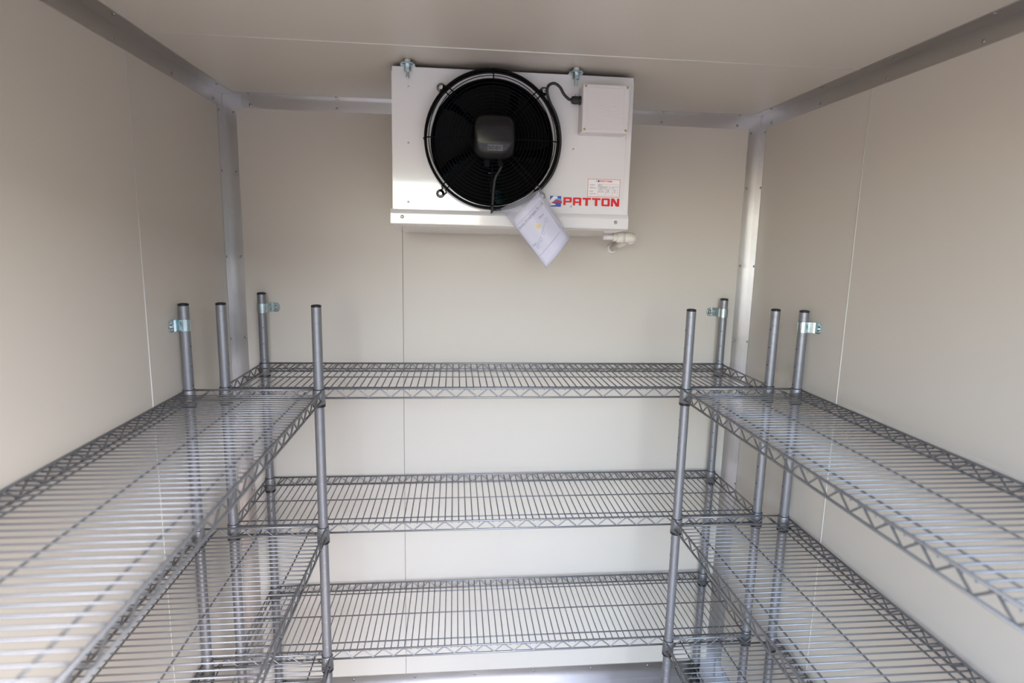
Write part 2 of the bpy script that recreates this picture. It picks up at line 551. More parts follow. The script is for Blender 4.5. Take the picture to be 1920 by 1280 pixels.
# ------------------------------------------------------------------ pipe clips holding the posts to the walls
def clip(label, loc, rz, gap):
    """saddle around the post at the origin; wall lies at +y (distance gap), the tab runs along +x"""
    root = thing('pipe_clip', label, 'clip', loc, rz, 'zinc clips holding posts to the walls')
    r0, r1, hw = PR + 0.0004, PR + 0.0022, 0.0145
    poly = []
    a0, a1 = math.radians(62), math.radians(-242)
    N = 20
    pts_in = [(r0 * math.cos(a0 + (a1 - a0) * i / N), r0 * math.sin(a0 + (a1 - a0) * i / N)) for i in range(N + 1)]
    pts_out = [(r1 * math.cos(a0 + (a1 - a0) * i / N), r1 * math.sin(a0 + (a1 - a0) * i / N)) for i in range(N + 1)]
    vs, fs = [], []
    for i in range(N + 1):
        for (x, y) in (pts_in[i], pts_out[i]):
            for z in (-hw, hw):
                vs.append((x, y, z))
    for i in range(N):
        a, b = i * 4, (i + 1) * 4
        fs += [(a + 2, a + 3, b + 3, b + 2), (a, b, b + 1, a + 1), (a + 1, b + 1, b + 3, a + 3), (a, a + 2, b + 2, b)]
    fs += [(0, 1, 3, 2), (N * 4, N * 4 + 2, N * 4 + 3, N * 4 + 1)]
    mb = MB().add(vs, fs)
    # web from the saddle out to the tab against the wall
    yw = gap - 0.0008
    x0, y0 = pts_out[0]
    mb.prism([(x0 - 0.001, y0), (x0 + 0.0008, y0 - 0.001), (0.0165, yw - 0.006), (0.0190, yw - 0.0020), (0.0190, yw), (0.0165, yw), (0.0150, yw - 0.004)], 2 * hw,
             Matrix.Translation((0, 0, -hw)))
    obj('band', mb, M_ZINC, root)
    tab = MB()
    n = 10
    poly = [(0.0185, -hw), (0.036, -hw)] + [(0.036 + 0.010 * math.sin(PI * i / n), -hw * math.cos(PI * i / n)) for i in range(1, n)] + [(0.036, hw), (0.0185, hw)]
    tab.prism(poly, 0.0018, face(0, yw, 0))
    tb = obj('tab', tab, M_ZINC, root)
    sc = MB().lathe([(0.0072, 0), (0.0072, 0.0012), (0.0050, 0.0018), (0.0048, 0.0042), (0.0032, 0.0052)], 12, face(0.034, yw - 0.0017, 0))
    obj('screw', sc, M_STEEL, root)
    return root


CZ = 1.3875
clip('zinc pipe clip holding the left rear post of the back shelving to the back wall', (LX, BY, CZ), 0, -BY)
o = clip('zinc pipe clip holding the right rear post of the back shelving to the back wall', (RX, BY, CZ), 0, -BY)
for ch in o.children:                    # mirrored: its tab runs to the left
    me = ch.data
    for v in me.vertices:
        v.co.x = -v.co.x
    me.flip_normals()
o = clip('zinc pipe clip holding a post of the left shelving to the left wall', (0.0200, SY, CZ - 0.006), PI / 2, 0.0200)
for ch in o.children:
    me = ch.data
    for v in me.vertices:
        v.co.x = -v.co.x
    me.flip_normals()
clip('zinc pipe clip holding a post of the right shelving to the right wall', (1.6665, SY, CZ + 0.002), -PI / 2, W - 1.6665)

# ------------------------------------------------------------------ evaporator (unit cooler)
EY = -0.41                                # front plane of the casing
EX0, EX1, EZ0, EZ1 = 0.5385, 1.1448, 1.6445, 2.0178
ev = thing('evaporator_unit', 'white ceiling-hung evaporator with a black caged fan, above the back shelving', 'evaporator', (0, 0, 0))
FC = (0.7900, 1.8470)                     # fan centre x, z
HR = 0.1515

# casing: front sheet with round hole, folded sides, top and back
cs = MB()
N = 72
zb = 1.681
rect = []
hole = []
for i in range(N):
    a = 2 * PI * i / N
    hole.append((FC[0] + HR * math.cos(a), FC[1] + HR * math.sin(a)))
b0, b1, c0, c1 = EX0 + 0.0055, EX1 - 0.0025, zb, EZ1
for i in range(N):
    a = 2 * PI * i / N
    dx, dz = math.cos(a), math.sin(a)
    ks = []
    if dx > 1e-9: ks.append((b1 - FC[0]) / dx)
    if dx < -1e-9: ks.append((b0 - FC[0]) / dx)
    if dz > 1e-9: ks.append((c1 - FC[1]) / dz)
    if dz < -1e-9: ks.append((c0 - FC[1]) / dz)
    k = min(ks)
    rect.append((FC[0] + k * dx, FC[1] + k * dz))
# snap the nearest ray ends onto the corners
for cxz in ((b0, c0), (b0, c1), (b1, c0), (b1, c1)):
    j = min(range(N), key=lambda q: (rect[q][0] - cxz[0]) ** 2 + (rect[q][1] - cxz[1]) ** 2)
    rect[j] = cxz
vs = [(x, EY, z) for x, z in hole] + [(x, EY, z) for x, z in rect] + [(x, EY + 0.012, z) for x, z in hole]
fs = []
for i in range(N):
    j = (i + 1) % N
    fs.append((i, N + i, N + j, j)[::-1])
    fs.append((i, j, 2 * N + j, 2 * N + i)[::-1])
cs.add(vs, fs)
yb = -0.055
cs.box(b0, b0 + 0.0012, EY, yb, c0, c1).box(b1 - 0.0012, b1, EY, yb, c0, c1).box(b0, b1, EY, yb, c1 - 0.0012, c1)
casing = obj('casing', cs, M_WHITE, ev)
# folded edge lines of the front sheet: slim raised returns at the left, the right and the lower bend
for poly in ([(b0, c0), (b0 + 0.012, c0 + 0.012), (b0 + 0.012, c1 - 0.024), (b0, c1 - 0.012)],
             [(b1 - 0.013, c0 + 0.012), (b1, c0), (b1, c1 - 0.010), (b1 - 0.013, c1 - 0.022)]):
    obj('edge_return', MB().prism(poly, 0.0012, face(0, EY + 0.0002, 0)), M_WHITE, casing)

# inside: coil block with fins and tubes
coil = MB().box(EX0 + 0.03, EX1 - 0.03, -0.20, -0.06, zb, EZ1 - 0.01)
cb = obj('coil', coil, mat('dark_coil_core', (0.003, 0.006, 0.008), 0.6, spec=0.2), ev)
fins = MB()
x = FC[0] - HR - 0.015
while x < FC[0] + HR + 0.015:
    fins.box(x - 0.0002, x + 0.0002, -0.222, -0.199, zb + 0.005, EZ1 - 0.015)
    x += 0.0035
fo = obj('coil_fins', fins, M_COIL, cb)
fo['kind'] = 'stuff'
tubes = MB()
for i in range(13):
    z = zb + 0.015 + i * 0.0254
    tubes.tube([(FC[0] - HR - 0.01, -0.212, z), (FC[0] + HR + 0.01, -0.212, z)], 0.0048, 10)
tu = obj('coil_tube', tubes, M_TUBE, cb)
tu['kind'] = 'stuff'
# black bell mouth lining the hole
bm_ = MB().lathe([(HR + 0.0012, 0.0015), (HR + 0.0003, 0.0018), (HR - 0.0035, -0.004), (HR - 0.004, -0.055), (HR - 0.001, -0.055)], 72, face(FC[0], EY, FC[1]), caps=False)
obj('fan_ring', bm_, M_BLACK, ev)
# fan blades and hub behind the guard
hub = MB().lathe([(0.046, -0.06), (0.046, 0.0), (0.040, 0.012)], 24, face(FC[0], EY + 0.045, FC[1]))
obj('fan_hub', hub, M_BLACK, ev)
for k in range(5):
    a0 = 2 * PI * k / 5 + 0.35
    vs, fs = [], []
    NR, NA = 6, 6
    for side in (0, 1):
        for i in range(NR + 1):
            r = 0.042 + (0.146 - 0.042) * i / NR
            for j in range(NA + 1):
                u = j / NA - 0.5
                a = a0 + u * (0.95 + 0.1 * i / NR) + 0.20 * (i / NR) ** 2
                dep = 0.045 + 0.035 * u + (0.0016 if side else 0)
                vs.append((FC[0] + r * math.cos(a), EY + dep, FC[1] + r * math.sin(a)))
    q = (NR + 1) * (NA + 1)
    for i in range(NR):
        for j in range(NA):
            a_, b_, c_, d_ = i * (NA + 1) + j, i * (NA + 1) + j + 1, (i + 1) * (NA + 1) + j + 1, (i + 1) * (NA + 1) + j
            fs += [(a_, b_, c_, d_), (q + d_, q + c_, q + b_, q + a_)]
    obj('fan_blade', MB().add(vs, fs, True), M_BLACK, ev)

# guard: outer rings, concentric rings on a shallow dome, spokes
GC = (0.7873, 1.8485)
guard = obj('fan_guard', MB().tube([(GC[0] + 0.1610 * math.cos(2 * PI * i / 72), EY - 0.036, GC[1] + 0.1610 * math.sin(2 * PI * i / 72)) for i in range(72)], 0.0034, 10, closed=True), M_BLACK, ev)
# the guard's rim: a short black band running back from the front ring towards the panel
NV = 72
vs = []
for (c_, r, y) in ((GC, 0.1625, EY - 0.036), (FC, 0.1628, EY - 0.006), (FC, 0.1614, EY - 0.006), (GC, 0.1611, EY - 0.036)):
    vs += [(c_[0] + r * math.cos(2 * PI * i / NV), y, c_[1] + r * math.sin(2 * PI * i / NV)) for i in range(NV)]
fs = []
for k in range(4):
    for i in range(NV):
        j = (i + 1) % NV
        fs.append((k * NV + i, k * NV + j, ((k + 1) % 4) * NV + j, ((k + 1) % 4) * NV + i))
obj('guard_rim', MB().add(vs, fs, True), M_BLACK, guard)


def dome(r):
    return EY - 0.040 - 0.022 * math.sqrt(max(0.0, 1 - (r / 0.164) ** 2))


NRING = 13
for i in range(NRING):
    r = 0.054 + (0.1525 - 0.054) * i / (NRING - 1)
    y = dome(r)
    obj('guard_ring', MB().tube([(GC[0] + r * math.cos(2 * PI * k / 60), y, GC[1] + r * math.sin(2 * PI * k / 60)) for k in range(60)], 0.0011, 6, closed=True), M_BLACK, guard)
for a, off in [(0, 0), (PI / 2, 0), (PI, 0), (3 * PI / 2, 0)] + [(PI / 4 + k * PI / 2, s * 0.0065) for k in range(4) for s in (-1, 1)]:
    # double spokes run to the mounting eyes
    ca, sa = math.cos(a), math.sin(a)
    pts = []
    for r in (0.046, 0.070, 0.095, 0.120, 0.145, 0.1605):
        pts.append((GC[0] + ca * r - sa * off, dome(r) + 0.0022, GC[1] + sa * r + ca * off))
    pts.append((GC[0] + ca * 0.1655 - sa * off, EY - 0.030, GC[1] + sa * 0.1655 + ca * off))
    pts.append((FC[0] + ca * 0.1670 - sa * off, EY - 0.010, FC[1] + sa * 0.1670 + ca * off))
    if off:
        pts.append((FC[0] + ca * 0.180 - sa * off, EY - 0.0045, FC[1] + sa * 0.180 + ca * off))
    obj('guard_spoke', MB().tube(pts, 0.0016, 6), M_BLACK, guard)
ring0 = MB().tube([(GC[0] + 0.047 * math.cos(2 * PI * k / 40), dome(0.05) + 0.002, GC[1] + 0.047 * math.sin(2 * PI * k / 40)) for k in range(40)], 0.003, 8, closed=True)
obj('guard_ring', ring0, M_BLACK, guard)
for (x, z) in [(0.6631, 1.9714), (0.6617, 1.7211), (0.9150, 1.9739), (0.9160, 1.7220)]:
    eye = MB().tube([(x + 0.0088 * math.cos(2 * PI * k / 20), EY - 0.004, z + 0.0088 * math.sin(2 * PI * k / 20)) for k in range(20)], 0.0017, 6, closed=True)
    obj('guard_eye', eye, M_BLACK, guard)
    obj('washer_screw', MB().lathe([(0.0092, 0), (0.0092, 0.0014), (0.0052, 0.0018), (0.0050, 0.0042), (0.0030, 0.0052), (0.0026, 0.0040)], 20, face(x, EY - 0.0052, z)), M_STEEL, guard)

# motor: rounded box on the guard's hub
MC = (0.7885, 1.8470)


def motor_mesh():
    vs, fs = [], []
    n = 48
    layers = [(0.94, 1.0, 0.0), (1.0, 1.0, -0.012), (1.0, 1.0, -0.036), (0.985, 0.965, -0.046), (0.96, 0.88, -0.0530), (0.92, 0.66, -0.0625), (0.88, 0.48, -0.0675), (0.80, 0.36, -0.0685)]
    for (sx, sz, y) in layers:
        for i in range(n):
            a = 2 * PI * i / n
            c, s_ = math.cos(a), math.sin(a)
            p = 0.5
            x = 0.0500 * sx * math.copysign(abs(c) ** p, c)
            z = 0.0510 * sz * math.copysign(abs(s_) ** p, s_)
            vs.append((MC[0] + x, EY - 0.045 + y, MC[1] + z))
    L = len(layers)
    for k in range(L - 1):
        for i in range(n):
            j = (i + 1) % n
            fs.append((k * n + i, k * n + j, (k + 1) * n + j, (k + 1) * n + i))
    fs.append(tuple((L - 1) * n + i for i in range(n)))
    fs.append(tuple(reversed(range(n))))
    return MB().add(vs, fs, True)


motor = obj('motor', motor_mesh(), M_MOTOR, ev)
obj('motor_boss', MB().bevbox(MC[0] - 0.022, MC[0] - 0.008, EY - 0.072, EY - 0.052, MC[1] - 0.066, MC[1] - 0.045, 0.002)
    .bevbox(MC[0] + 0.010, MC[0] + 0.022, EY - 0.072, EY - 0.052, MC[1] - 0.064, MC[1] - 0.045, 0.002), M_BLACK, motor)


def text_mesh(s, size, m, name, ext=0.0002, align='LEFT'):
    cu = bpy.data.curves.new(name, 'FONT')
    cu.body = s
    cu.size = size
    cu.extrude = ext
    cu.resolution_u = 2
    cu.align_x = align
    to_ = bpy.data.objects.new(name, cu)
    COL.objects.link(to_)
    bpy.context.view_layer.update()
    dg = bpy.context.evaluated_depsgraph_get()
    me = bpy.data.meshes.new_from_object(to_.evaluated_get(dg))
    bpy.data.objects.remove(to_)
    me.materials.clear()
    me.materials.append(m)
    me.name = name
    return me


def place(name, me, M, parent):
    o = bpy.data.objects.new(name, me)
    COL.objects.link(o)
    o.parent = parent
    o.matrix_local = M
    return o


M_BADGE = mat('worn_badge_grey', (0.09, 0.09, 0.095), 0.35)
# cast maker's badge low on the motor's face, tilted with the bevel
bt = face(MC[0] + 0.0015, EY - 0.1116, MC[1] - 0.0270) @ Matrix.Rotation(math.radians(24), 4, 'X')
badge = place('motor_badge', MB().bevbox(-0.0175, 0.0175, -0.0075, 0.0060, -0.0006, 0.0003, 0.0002).mesh('motor_badge', M_BADGE), bt, motor)
place('badge_lettering', text_mesh('SIDEC', 0.0125, M_BLACK, 'badge_lettering', 0.0004, 'CENTER'), bt @ Matrix.Translation((0, -0.0050, 0.0004)), motor)

# drip tray under the casing (front lip, sloping bottom, drain boss)
ty = EY - 0.0042
tray = MB()
# cross-section in (y, z), swept along x
sec = [(EY + 0.001, 1.6815), (ty + 0.0012, 1.6735), (ty, 1.6700), (ty, 1.6465), (ty + 0.0020, 1.6445), (EY + 0.05, 1.6405), (-0.075, 1.6300), (-0.070, 1.6325), (-0.070, 1.675), (-0.072, 1.675), (-0.073, 1.634), (EY + 0.05, 1.6435), (EY + 0.004, 1.6480), (EY + 0.004, 1.6800)]
n = len(sec)
vs = [(EX0, y, z) for y, z in sec] + [(EX1, y, z) for y, z in sec]
fs = [(i, n + i, n + (i + 1) % n, (i + 1) % n) for i in range(n)]
tray.add(vs, fs)
tray.box(EX0, EX0 + 0.001, EY + 0.001, -0.072, 1.6440, 1.6800).box(EX1 - 0.001, EX1, EY + 0.001, -0.072, 1.6440, 1.6800)
tray_o = obj('drip_tray', tray, M_WHITE, ev)
for (x, z) in [(0.5671, 1.6700), (1.1113, 1.6693)]:
    obj('tray_screw', MB().lathe([(0.0046, 0), (0.0046, 0.0010), (0.0034, 0.0026), (0.0018, 0.0030), (0.0016, 0.0016)], 12, face(x, ty, z - 0.008)), M_RIVET, tray_o)
for (x, z) in [(0.5842, 1.9716), (0.5833, 1.8403), (0.5824, 1.6985), (0.9945, 1.8395), (0.9949, 1.9698), (0.9938, 1.6982)]:
    r_o = obj('rivet', MB().lathe([(0.0034, 0), (0.0032, 0.0008), (0.0016, 0.0013)], 10, face(x, EY, z)), M_WHITE, ev)
    obj('rivet_hole', MB().lathe([(0.0014, 0.0010), (0.0012, 0.0015)], 8, face(x, EY, z)), M_MARK, r_o)
# two hanging bolts through slotted tabs at the top edge
for x in (0.5840, 0.9911):
    by = EY - 0.020
    tab = obj('hanging_bracket', MB().prism([(x - 0.017, EY + 0.004), (x - 0.017, by - 0.004), (x - 0.012, by - 0.013), (x + 0.012, by - 0.013), (x + 0.017, by - 0.004), (x + 0.017, EY + 0.004)], 0.0022,
                                             Matrix.Translation((0, 0, 2.0158))), M_ZINC, ev)
    obj('washer', MB().lathe([(0.0125, 0), (0.0125, 0.0016)], 18, Matrix.Translation((x, by, 2.0140))), M_ZINC, tab)
    obj('hex_nut', MB().lathe([(0.0058, 1.9990), (0.0084, 2.0010), (0.0084, 2.0060)], 6, Matrix.Translation((x, by, 0)), smooth=False)
        .lathe([(0.0084, 2.0068), (0.0086, 2.0100), (0.0078, 2.0138)], 6, Matrix.Translation((x, by, 0)), smooth=False), M_ZINC, tab)
    obj('threaded_rod', MB().lathe([(0.0044, 1.9850 + 0.0009 * i) if i % 2 else (0.0037, 1.9850 + 0.0009 * i) for i in range(18)] + [(0.0042, H - 0.001)], 10, Matrix.Translation((x, by, 0))), M_ZINC, tab)
    obj('foam_plug', MB().lathe([(0.006, H - 0.0105), (0.0075, H - 0.004), (0.0062, H - 0.0005)], 12, Matrix.Translation((x, by - 0.002, 0)), caps=True), M_BEAD, tab)

# junction box
jx0, jx1, jz0, jz1, jd = 1.0040, 1.1195, 1.8735, 1.9850, 0.050
jb = obj('junction_box', MB().bevbox(jx0, jx1, EY - jd + 0.010, EY, jz0, jz1, 0.0025), M_PLASTIC, ev)
lid = obj('lid', MB().bevbox(jx0, jx1, EY - jd, EY - jd + 0.0098, jz0, jz1, 0.0025), M_PLASTIC, jb)
jm = 0.0135
obj('lid_panel', MB().bevbox(jx0 + jm, jx1 - jm, EY - jd - 0.0008, EY - jd + 0.001, jz0 + 0.008, jz1 - 0.008, 0.0006), M_PLASTIC, jb)
emb = MB()
yy = EY - jd - 0.0010
jc = ((jx0 + jx1) / 2, (jz0 + jz1) / 2)
for k in range(4):
    pts = [(jc[0] - 0.030 + 0.008 * k * 0.6 + 0.055 * u, yy, jc[1] + 0.004 - 0.0075 * k + 0.003 * math.sin(u * 2 * PI) + (0.010 * max(0, u - 0.6) if k < 1 else 0)) for u in [i / 12 for i in range(13)]]
    emb.tube(pts, 0.00028, 5)
obj('embossed_wave', emb, M_PLASTIC, jb)
for (x, z) in [(jx0 + 0.0065, jz1 - 0.0055), (jx1 - 0.0065, jz1 - 0.0055), (jx0 + 0.0065, jz0 + 0.0065), (jx1 - 0.0065, jz0 + 0.0065)]:
    obj('brass_screw', MB().lathe([(0.0030, 0), (0.0028, 0.0010), (0.0014, 0.0010), (0.0012, 0.0002)], 12, face(x, EY - jd - 0.0001, z)), M_BRASS, jb)
for i in range(4):
    obj('side_dimple', MB().lathe([(0.0014, 0), (0.0010, 0.0008)], 8, Matrix.Translation((jx0 + 0.026 + i * 0.018, EY - 0.022, jz0)) @ Matrix.Rotation(PI, 4, 'X')), M_PLASTIC, jb)
gy = EY - 0.024
gz_ = 1.9518
gM = Matrix.Translation((jx0, gy, gz_)) @ Matrix.Rotation(-PI / 2, 4, 'Y')
obj('cable_gland', MB().lathe([(0.0105, 0), (0.0105, 0.0055)], 12, gM, smooth=False).lathe([(0.0088, 0.0055), (0.0088, 0.008)], 16, gM)
    .lathe([(0.0098, 0.008), (0.0098, 0.019), (0.0075, 0.0235), (0.0050, 0.024)], 10, gM, smooth=False), M_SLEEVE, jb)


def smooth_path(P, sub=6):
    P = [Vector(p) for p in P]
    out = []
    for i in range(len(P) - 1):
        p0, p1, p2, p3 = P[max(i - 1, 0)], P[i], P[i + 1], P[min(i + 2, len(P) - 1)]
        for k in range(sub):
            u = k / sub
            out.append(0.5 * ((2 * p1) + (p2 - p0) * u + (2 * p0 - 5 * p1 + 4 * p2 - p3) * u * u + (3 * p1 - p0 - 3 * p2 + p3) * u ** 3))
    out.append(P[-1])
    return out


cab = [(jx0 - 0.022, gy, gz_), (0.9730, gy - 0.002, 1.9535), (0.9605, gy - 0.006, 1.9630), (0.9500, gy - 0.010, 1.9770), (0.9367, gy - 0.012, 1.9850), (0.9235, gy - 0.012, 1.9815), (0.9178, gy - 0.012, 1.9668)]
for deg in (34, 24, 14, 4, -5, -16, -28, -40, -52, -64, -76, -87):
    a = math.radians(deg)
    r = 0.1675 if deg > -30 else 0.1655
    cab.append((GC[0] + r * math.cos(a), EY - 0.033, GC[1] + r * math.sin(a)))
obj('power_cable', MB().tube(smooth_path(cab), 0.0036, 8), M_CABLE, ev)
mc = [(0.8090, EY - 0.062, 1.7930), (0.8085, EY - 0.064, 1.7850), (0.8040, EY - 0.064, 1.7747), (0.7940, EY - 0.064, 1.7556), (0.7905, EY - 0.060, 1.7241), (0.7895, EY - 0.050, 1.6980), (0.7900, EY - 0.040, 1.6850), (0.7960, EY - 0.034, 1.6835)]
obj('motor_cable', MB().tube(smooth_path(mc), 0.0034, 8), M_CABLE, ev)
obj('cable_tie', MB().tube([(0.7893, EY - 0.042 + 0.010 * math.cos(2 * PI * k / 16), 1.6865 + 0.0085 * math.sin(2 * PI * k / 16)) for k in range(16)], 0.0030, 6, closed=True)
    .tube([(0.7880, EY - 0.046, 1.6800), (0.7868, EY - 0.046, 1.6735)], 0.0018, 6), M_SLEEVE, ev)


# brand lettering: block capitals built from strokes
def letter_polys(ch):
    """unit square glyphs as lists of convex polygons"""
    q = 0.26
    R = lambda x0, y0, x1, y1: [(x0, y0), (x1, y0), (x1, y1), (x0, y1)]
    c = 0.09
    if ch == 'P':
        return [R(0, 0, .28, 1), R(.28, .76, 1 - c, 1), [(1 - c, .76), (1, .76), (1, 1 - c), (1 - c, 1)], R(.72, .56, 1, .76), R(.28, .34, 1 - c, .56), [(1 - c, .34), (1, .34 + c), (1, .56), (1 - c, .56)]]
    if ch == 'A':
        return [R(0, 0, .28, 1 - c), [(0, 1 - c), (.28, 1 - c), (.28, 1), (c, 1)], R(.28, .77, .72, 1), R(.72, 0, 1, 1 - c), [(.72, 1 - c), (1, 1 - c), (1 - c, 1), (.72, 1)], R(.28, .30, .72, .52)]
    if ch == 'T':
        return [R(0, .76, 1, 1), R(.34, 0, .66, .76)]
    if ch == 'O':
        return [R(0, c, .28, 1 - c), R(.72, c, 1, 1 - c), R(.28, .78, .72, 1), R(.28, 0, .72, .22), [(0, 1 - c), (.28, 1 - c), (.28, 1), (c, 1)],
                [(c, 0), (.28, 0), (.28, c), (0, c)], [(.72, 1 - c), (1, 1 - c), (1 - c, 1), (.72, 1)], [(.72, 0), (1 - c, 0), (1, c), (.72, c)]]
    if ch == 'N':
        return [R(0, 0, .28, 1), R(.72, 0, 1, 1), [(.28, 1), (.28, .58), (.62, 0), (.72, 0), (.72, .42), (.36, 1)]]


def brand(mb, M, w, h, gap, d=0.0003):
    x = 0.0
    for i, ch in enumerate('PATTON'):
        for poly in letter_polys(ch):
            z = d + 0.00001 * i
            mb.prism([(x + px * w, py * h) for px, py in poly], z, M)
        x += w + gap
    return mb


lw = (1.1195 - 0.9735) / (6 + 5 * 0.13)
obj('brand_lettering', brand(MB(), face(0.9735, EY, 1.7015), lw, 0.0200, lw * 0.13), M_RED, ev)
# emblem: blue square with white wave, pale blue and red streams
ex0, ez0, es = 0.9390, 1.6970, 0.0288
emblem = obj('brand_emblem', MB().prism([(0, 0), (es, 0), (es, 0.0268), (0, 0.0268)], 0.0002, face(ex0, EY, ez0)), M_BLUE, ev)


def band(f_lo, f_hi, x0, x1, n=14):
    lo = [(x0 + (x1 - x0) * i / n, f_lo(i / n)) for i in range(n + 1)]
    hi = [(x0 + (x1 - x0) * i / n, f_hi(i / n)) for i in range(n + 1)]
    mbq = []
    for i in range(n):
        mbq.append([lo[i], lo[i + 1], hi[i + 1], hi[i]])
    return mbq


def band_obj(name, quads, m, d):
    mb = MB()
    for qd in quads:
        mb.prism(qd, d, face(ex0, EY, ez0))
    obj(name, mb, m, emblem)


E_ = es
band_obj('white_wave', band(lambda u: E_ * (0.16 + 0.50 * u ** 0.7), lambda u: E_ * (0.50 + 0.42 * math.sin(min(1, u * 1.25) * PI * 0.62)), -0.001, E_ * 0.66)
         + band(lambda u: E_ * (0.10 + 0.04 * u), lambda u: E_ * (0.32 - 0.10 * u * u), -0.001, E_ * 0.50), M_PRINTWHITE, 0.0003)
band_obj('light_blue_stream', band(lambda u: E_ * (0.50 + 0.14 * math.sin(u * PI * 0.9) - 0.08 * u), lambda u: E_ * (0.52 + 0.26 * math.sin(u * PI * 0.85) - 0.05 * u), E_ * 0.30, E_ * 1.06), M_SKYBLUE, 0.0004)
band_obj('red_stream', band(lambda u: E_ * (0.28 + 0.16 * math.sin(u * PI * 0.8) - 0.10 * u), lambda u: E_ * (0.34 + 0.27 * math.sin(u * PI * 0.75) - 0.06 * u), E_ * 0.18, E_ * 1.08), M_RED, 0.0005)

# rating label
lx0, lz0, lwid, lhei = 1.0352, 1.7246, 0.0842, 0.0442
lab = obj('rating_label', MB().prism([(0, 0), (lwid, 0), (lwid, lhei), (0, lhei)], 0.0002, face(lx0, EY, lz0)), M_LABEL, ev)
bw = 0.0009
bd = MB()
for r4 in ((0, 0, lwid, bw), (0, lhei - bw, lwid, lhei), (0, 0, bw, lhei), (lwid - bw, 0, lwid, lhei)):
    bd.prism([(r4[0], r4[1]), (r4[2], r4[1]), (r4[2], r4[3]), (r4[0], r4[3])], 0.0003, face(lx0, EY, lz0))
obj('red_border', bd, M_RED, lab)
obj('small_brand_lettering', brand(MB(), face(lx0 + 0.0310, EY - 0.0001, lz0 + 0.0372), 0.0048, 0.0038, 0.0006), M_RED, lab)
sm = MB().prism([(0, 0), (0.0055, 0), (0.0055, 0.0046), (0.0025, 0.0046)], 0.0003, face(lx0 + 0.0245, EY, lz0 + 0.0370)) \
    .prism([(0, 0), (0.0016, 0), (0.0022, 0.0030), (0.0008, 0.0030)], 0.0003, face(lx0 + 0.0215, EY, lz0 + 0.0385))
obj('small_emblem', sm, M_BLUE, lab)
ln = MB()


def rule(x0, z0, x1, z1, w=0.0003):
    dx, dz = x1 - x0, z1 - z0
    L = math.hypot(dx, dz)
    nx, nz = -dz / L * w / 2, dx / L * w / 2
    ln.prism([(x0 + nx, z0 + nz), (x0 - nx, z0 - nz), (x1 - nx, z1 - nz), (x1 + nx, z1 + nz)], 0.00035, face(lx0, EY, lz0))


def frame(x0, z0, x1, z1):
    rule(x0, z0, x1, z0); rule(x0, z1, x1, z1); rule(x0, z0, x0, z1); rule(x1, z0, x1, z1)


frame(0.0265, 0.0262, 0.0790, 0.0320)
frame(0.0265, 0.0198, 0.0530, 0.0253)
frame(0.0640, 0.0198, 0.0790, 0.0253)
frame(0.0265, 0.0108, 0.0470, 0.0165); frame(0.0470, 0.0108, 0.0655, 0.0165); frame(0.0655, 0.0108, 0.0790, 0.0165)
frame(0.0265, 0.0045, 0.0470, 0.0108); frame(0.0470, 0.0045, 0.0655, 0.0108); frame(0.0655, 0.0045, 0.0790, 0.0108)
obj('form_lines', ln, M_INK, lab)
for s_, x, z, sz in [('MODEL', 0.0055, 0.0282, 0.0030), ('SERIAL No.', 0.0055, 0.0212, 0.0030), ('FANS', 0.0055, 0.0122, 0.0030), ('HEATING', 0.0055, 0.0060, 0.0030),
                     ('BM11', 0.0280, 0.0276, 0.0038), ('2103020290', 0.0280, 0.0212, 0.0034), ('SIZE', 0.0558, 0.0214, 0.0026), ('M', 0.0655, 0.0212, 0.0034),
                     ('VOLTS', 0.0300, 0.0172, 0.0022), ('AMPS', 0.0500, 0.0172, 0.0022), ('HZ', 0.0690, 0.0172, 0.0022),
                     ('220-240', 0.0285, 0.0122, 0.0032), ('0.82', 0.0495, 0.0122, 0.0032), ('50', 0.0690, 0.0122, 0.0032)]:
    place('label_lettering', text_mesh(s_, sz * 1.25, M_INK, 'label_lettering', 0.00005), face(lx0 + x, EY - 0.00035, lz0 + z), lab)

# ------------------------------------------------------------------ drain pipe
dp = thing('drain_pipe', 'ivory plastic drain pipe with an elbow below the right end of the evaporator', 'pipe')
px, ez, eyb = 1.2215, 1.6275, -0.215
obj('spout', MB().lathe([(0.0085, 0.0), (0.0085, 0.045)], 16, Matrix.Translation((1.1290, eyb, ez)) @ Matrix.Rotation(PI / 2, 4, 'Y')), M_WHITE, dp)
nut = MB()
for i in range(6):
    r = 0.0125 if i % 2 else 0.0115
    nut.lathe([(r, 0.030 + i * 0.0025), (r, 0.0325 + i * 0.0025)], 12, Matrix.Translation((1.1290, eyb, ez)) @ Matrix.Rotation(PI / 2, 4, 'Y'), smooth=False)
obj('pipe_nut', nut, M_PVC, dp)
arc = [(1.1715, eyb, ez), (px - 0.020, eyb, ez)]
for i in range(9):
    a = PI / 2 * i / 8
    arc.append((px - 0.020 + 0.020 * math.sin(a), eyb + 0.020 - 0.020 * math.cos(a), ez - 0.0015 * i / 8))
arc.append((px, eyb + 0.042, ez - 0.005))
obj('elbow', MB().tube(arc, 0.0148, 18), M_PVC, dp)
obj('elbow_socket', MB().tube([(1.1690, eyb, ez), (1.1930, eyb, ez)], 0.0160, 18).tube([(px, eyb + 0.024, ez - 0.0025), (px, eyb + 0.043, ez - 0.0055)], 0.0160, 18), M_PVC, dp)
obj('pipe', MB().tube([(px, eyb + 0.040, ez - 0.005), (px - 0.006, -0.0006, 1.5945)], 0.0105, 18), M_PVC, dp)
obj('sealant_collar', MB().lathe([(0.0190, 0.0004), (0.0185, 0.003), (0.0140, 0.006), (0.0100, 0.0065)], 20, face(px - 0.006, 0.0, 1.5945), caps=False), M_BEAD, dp)

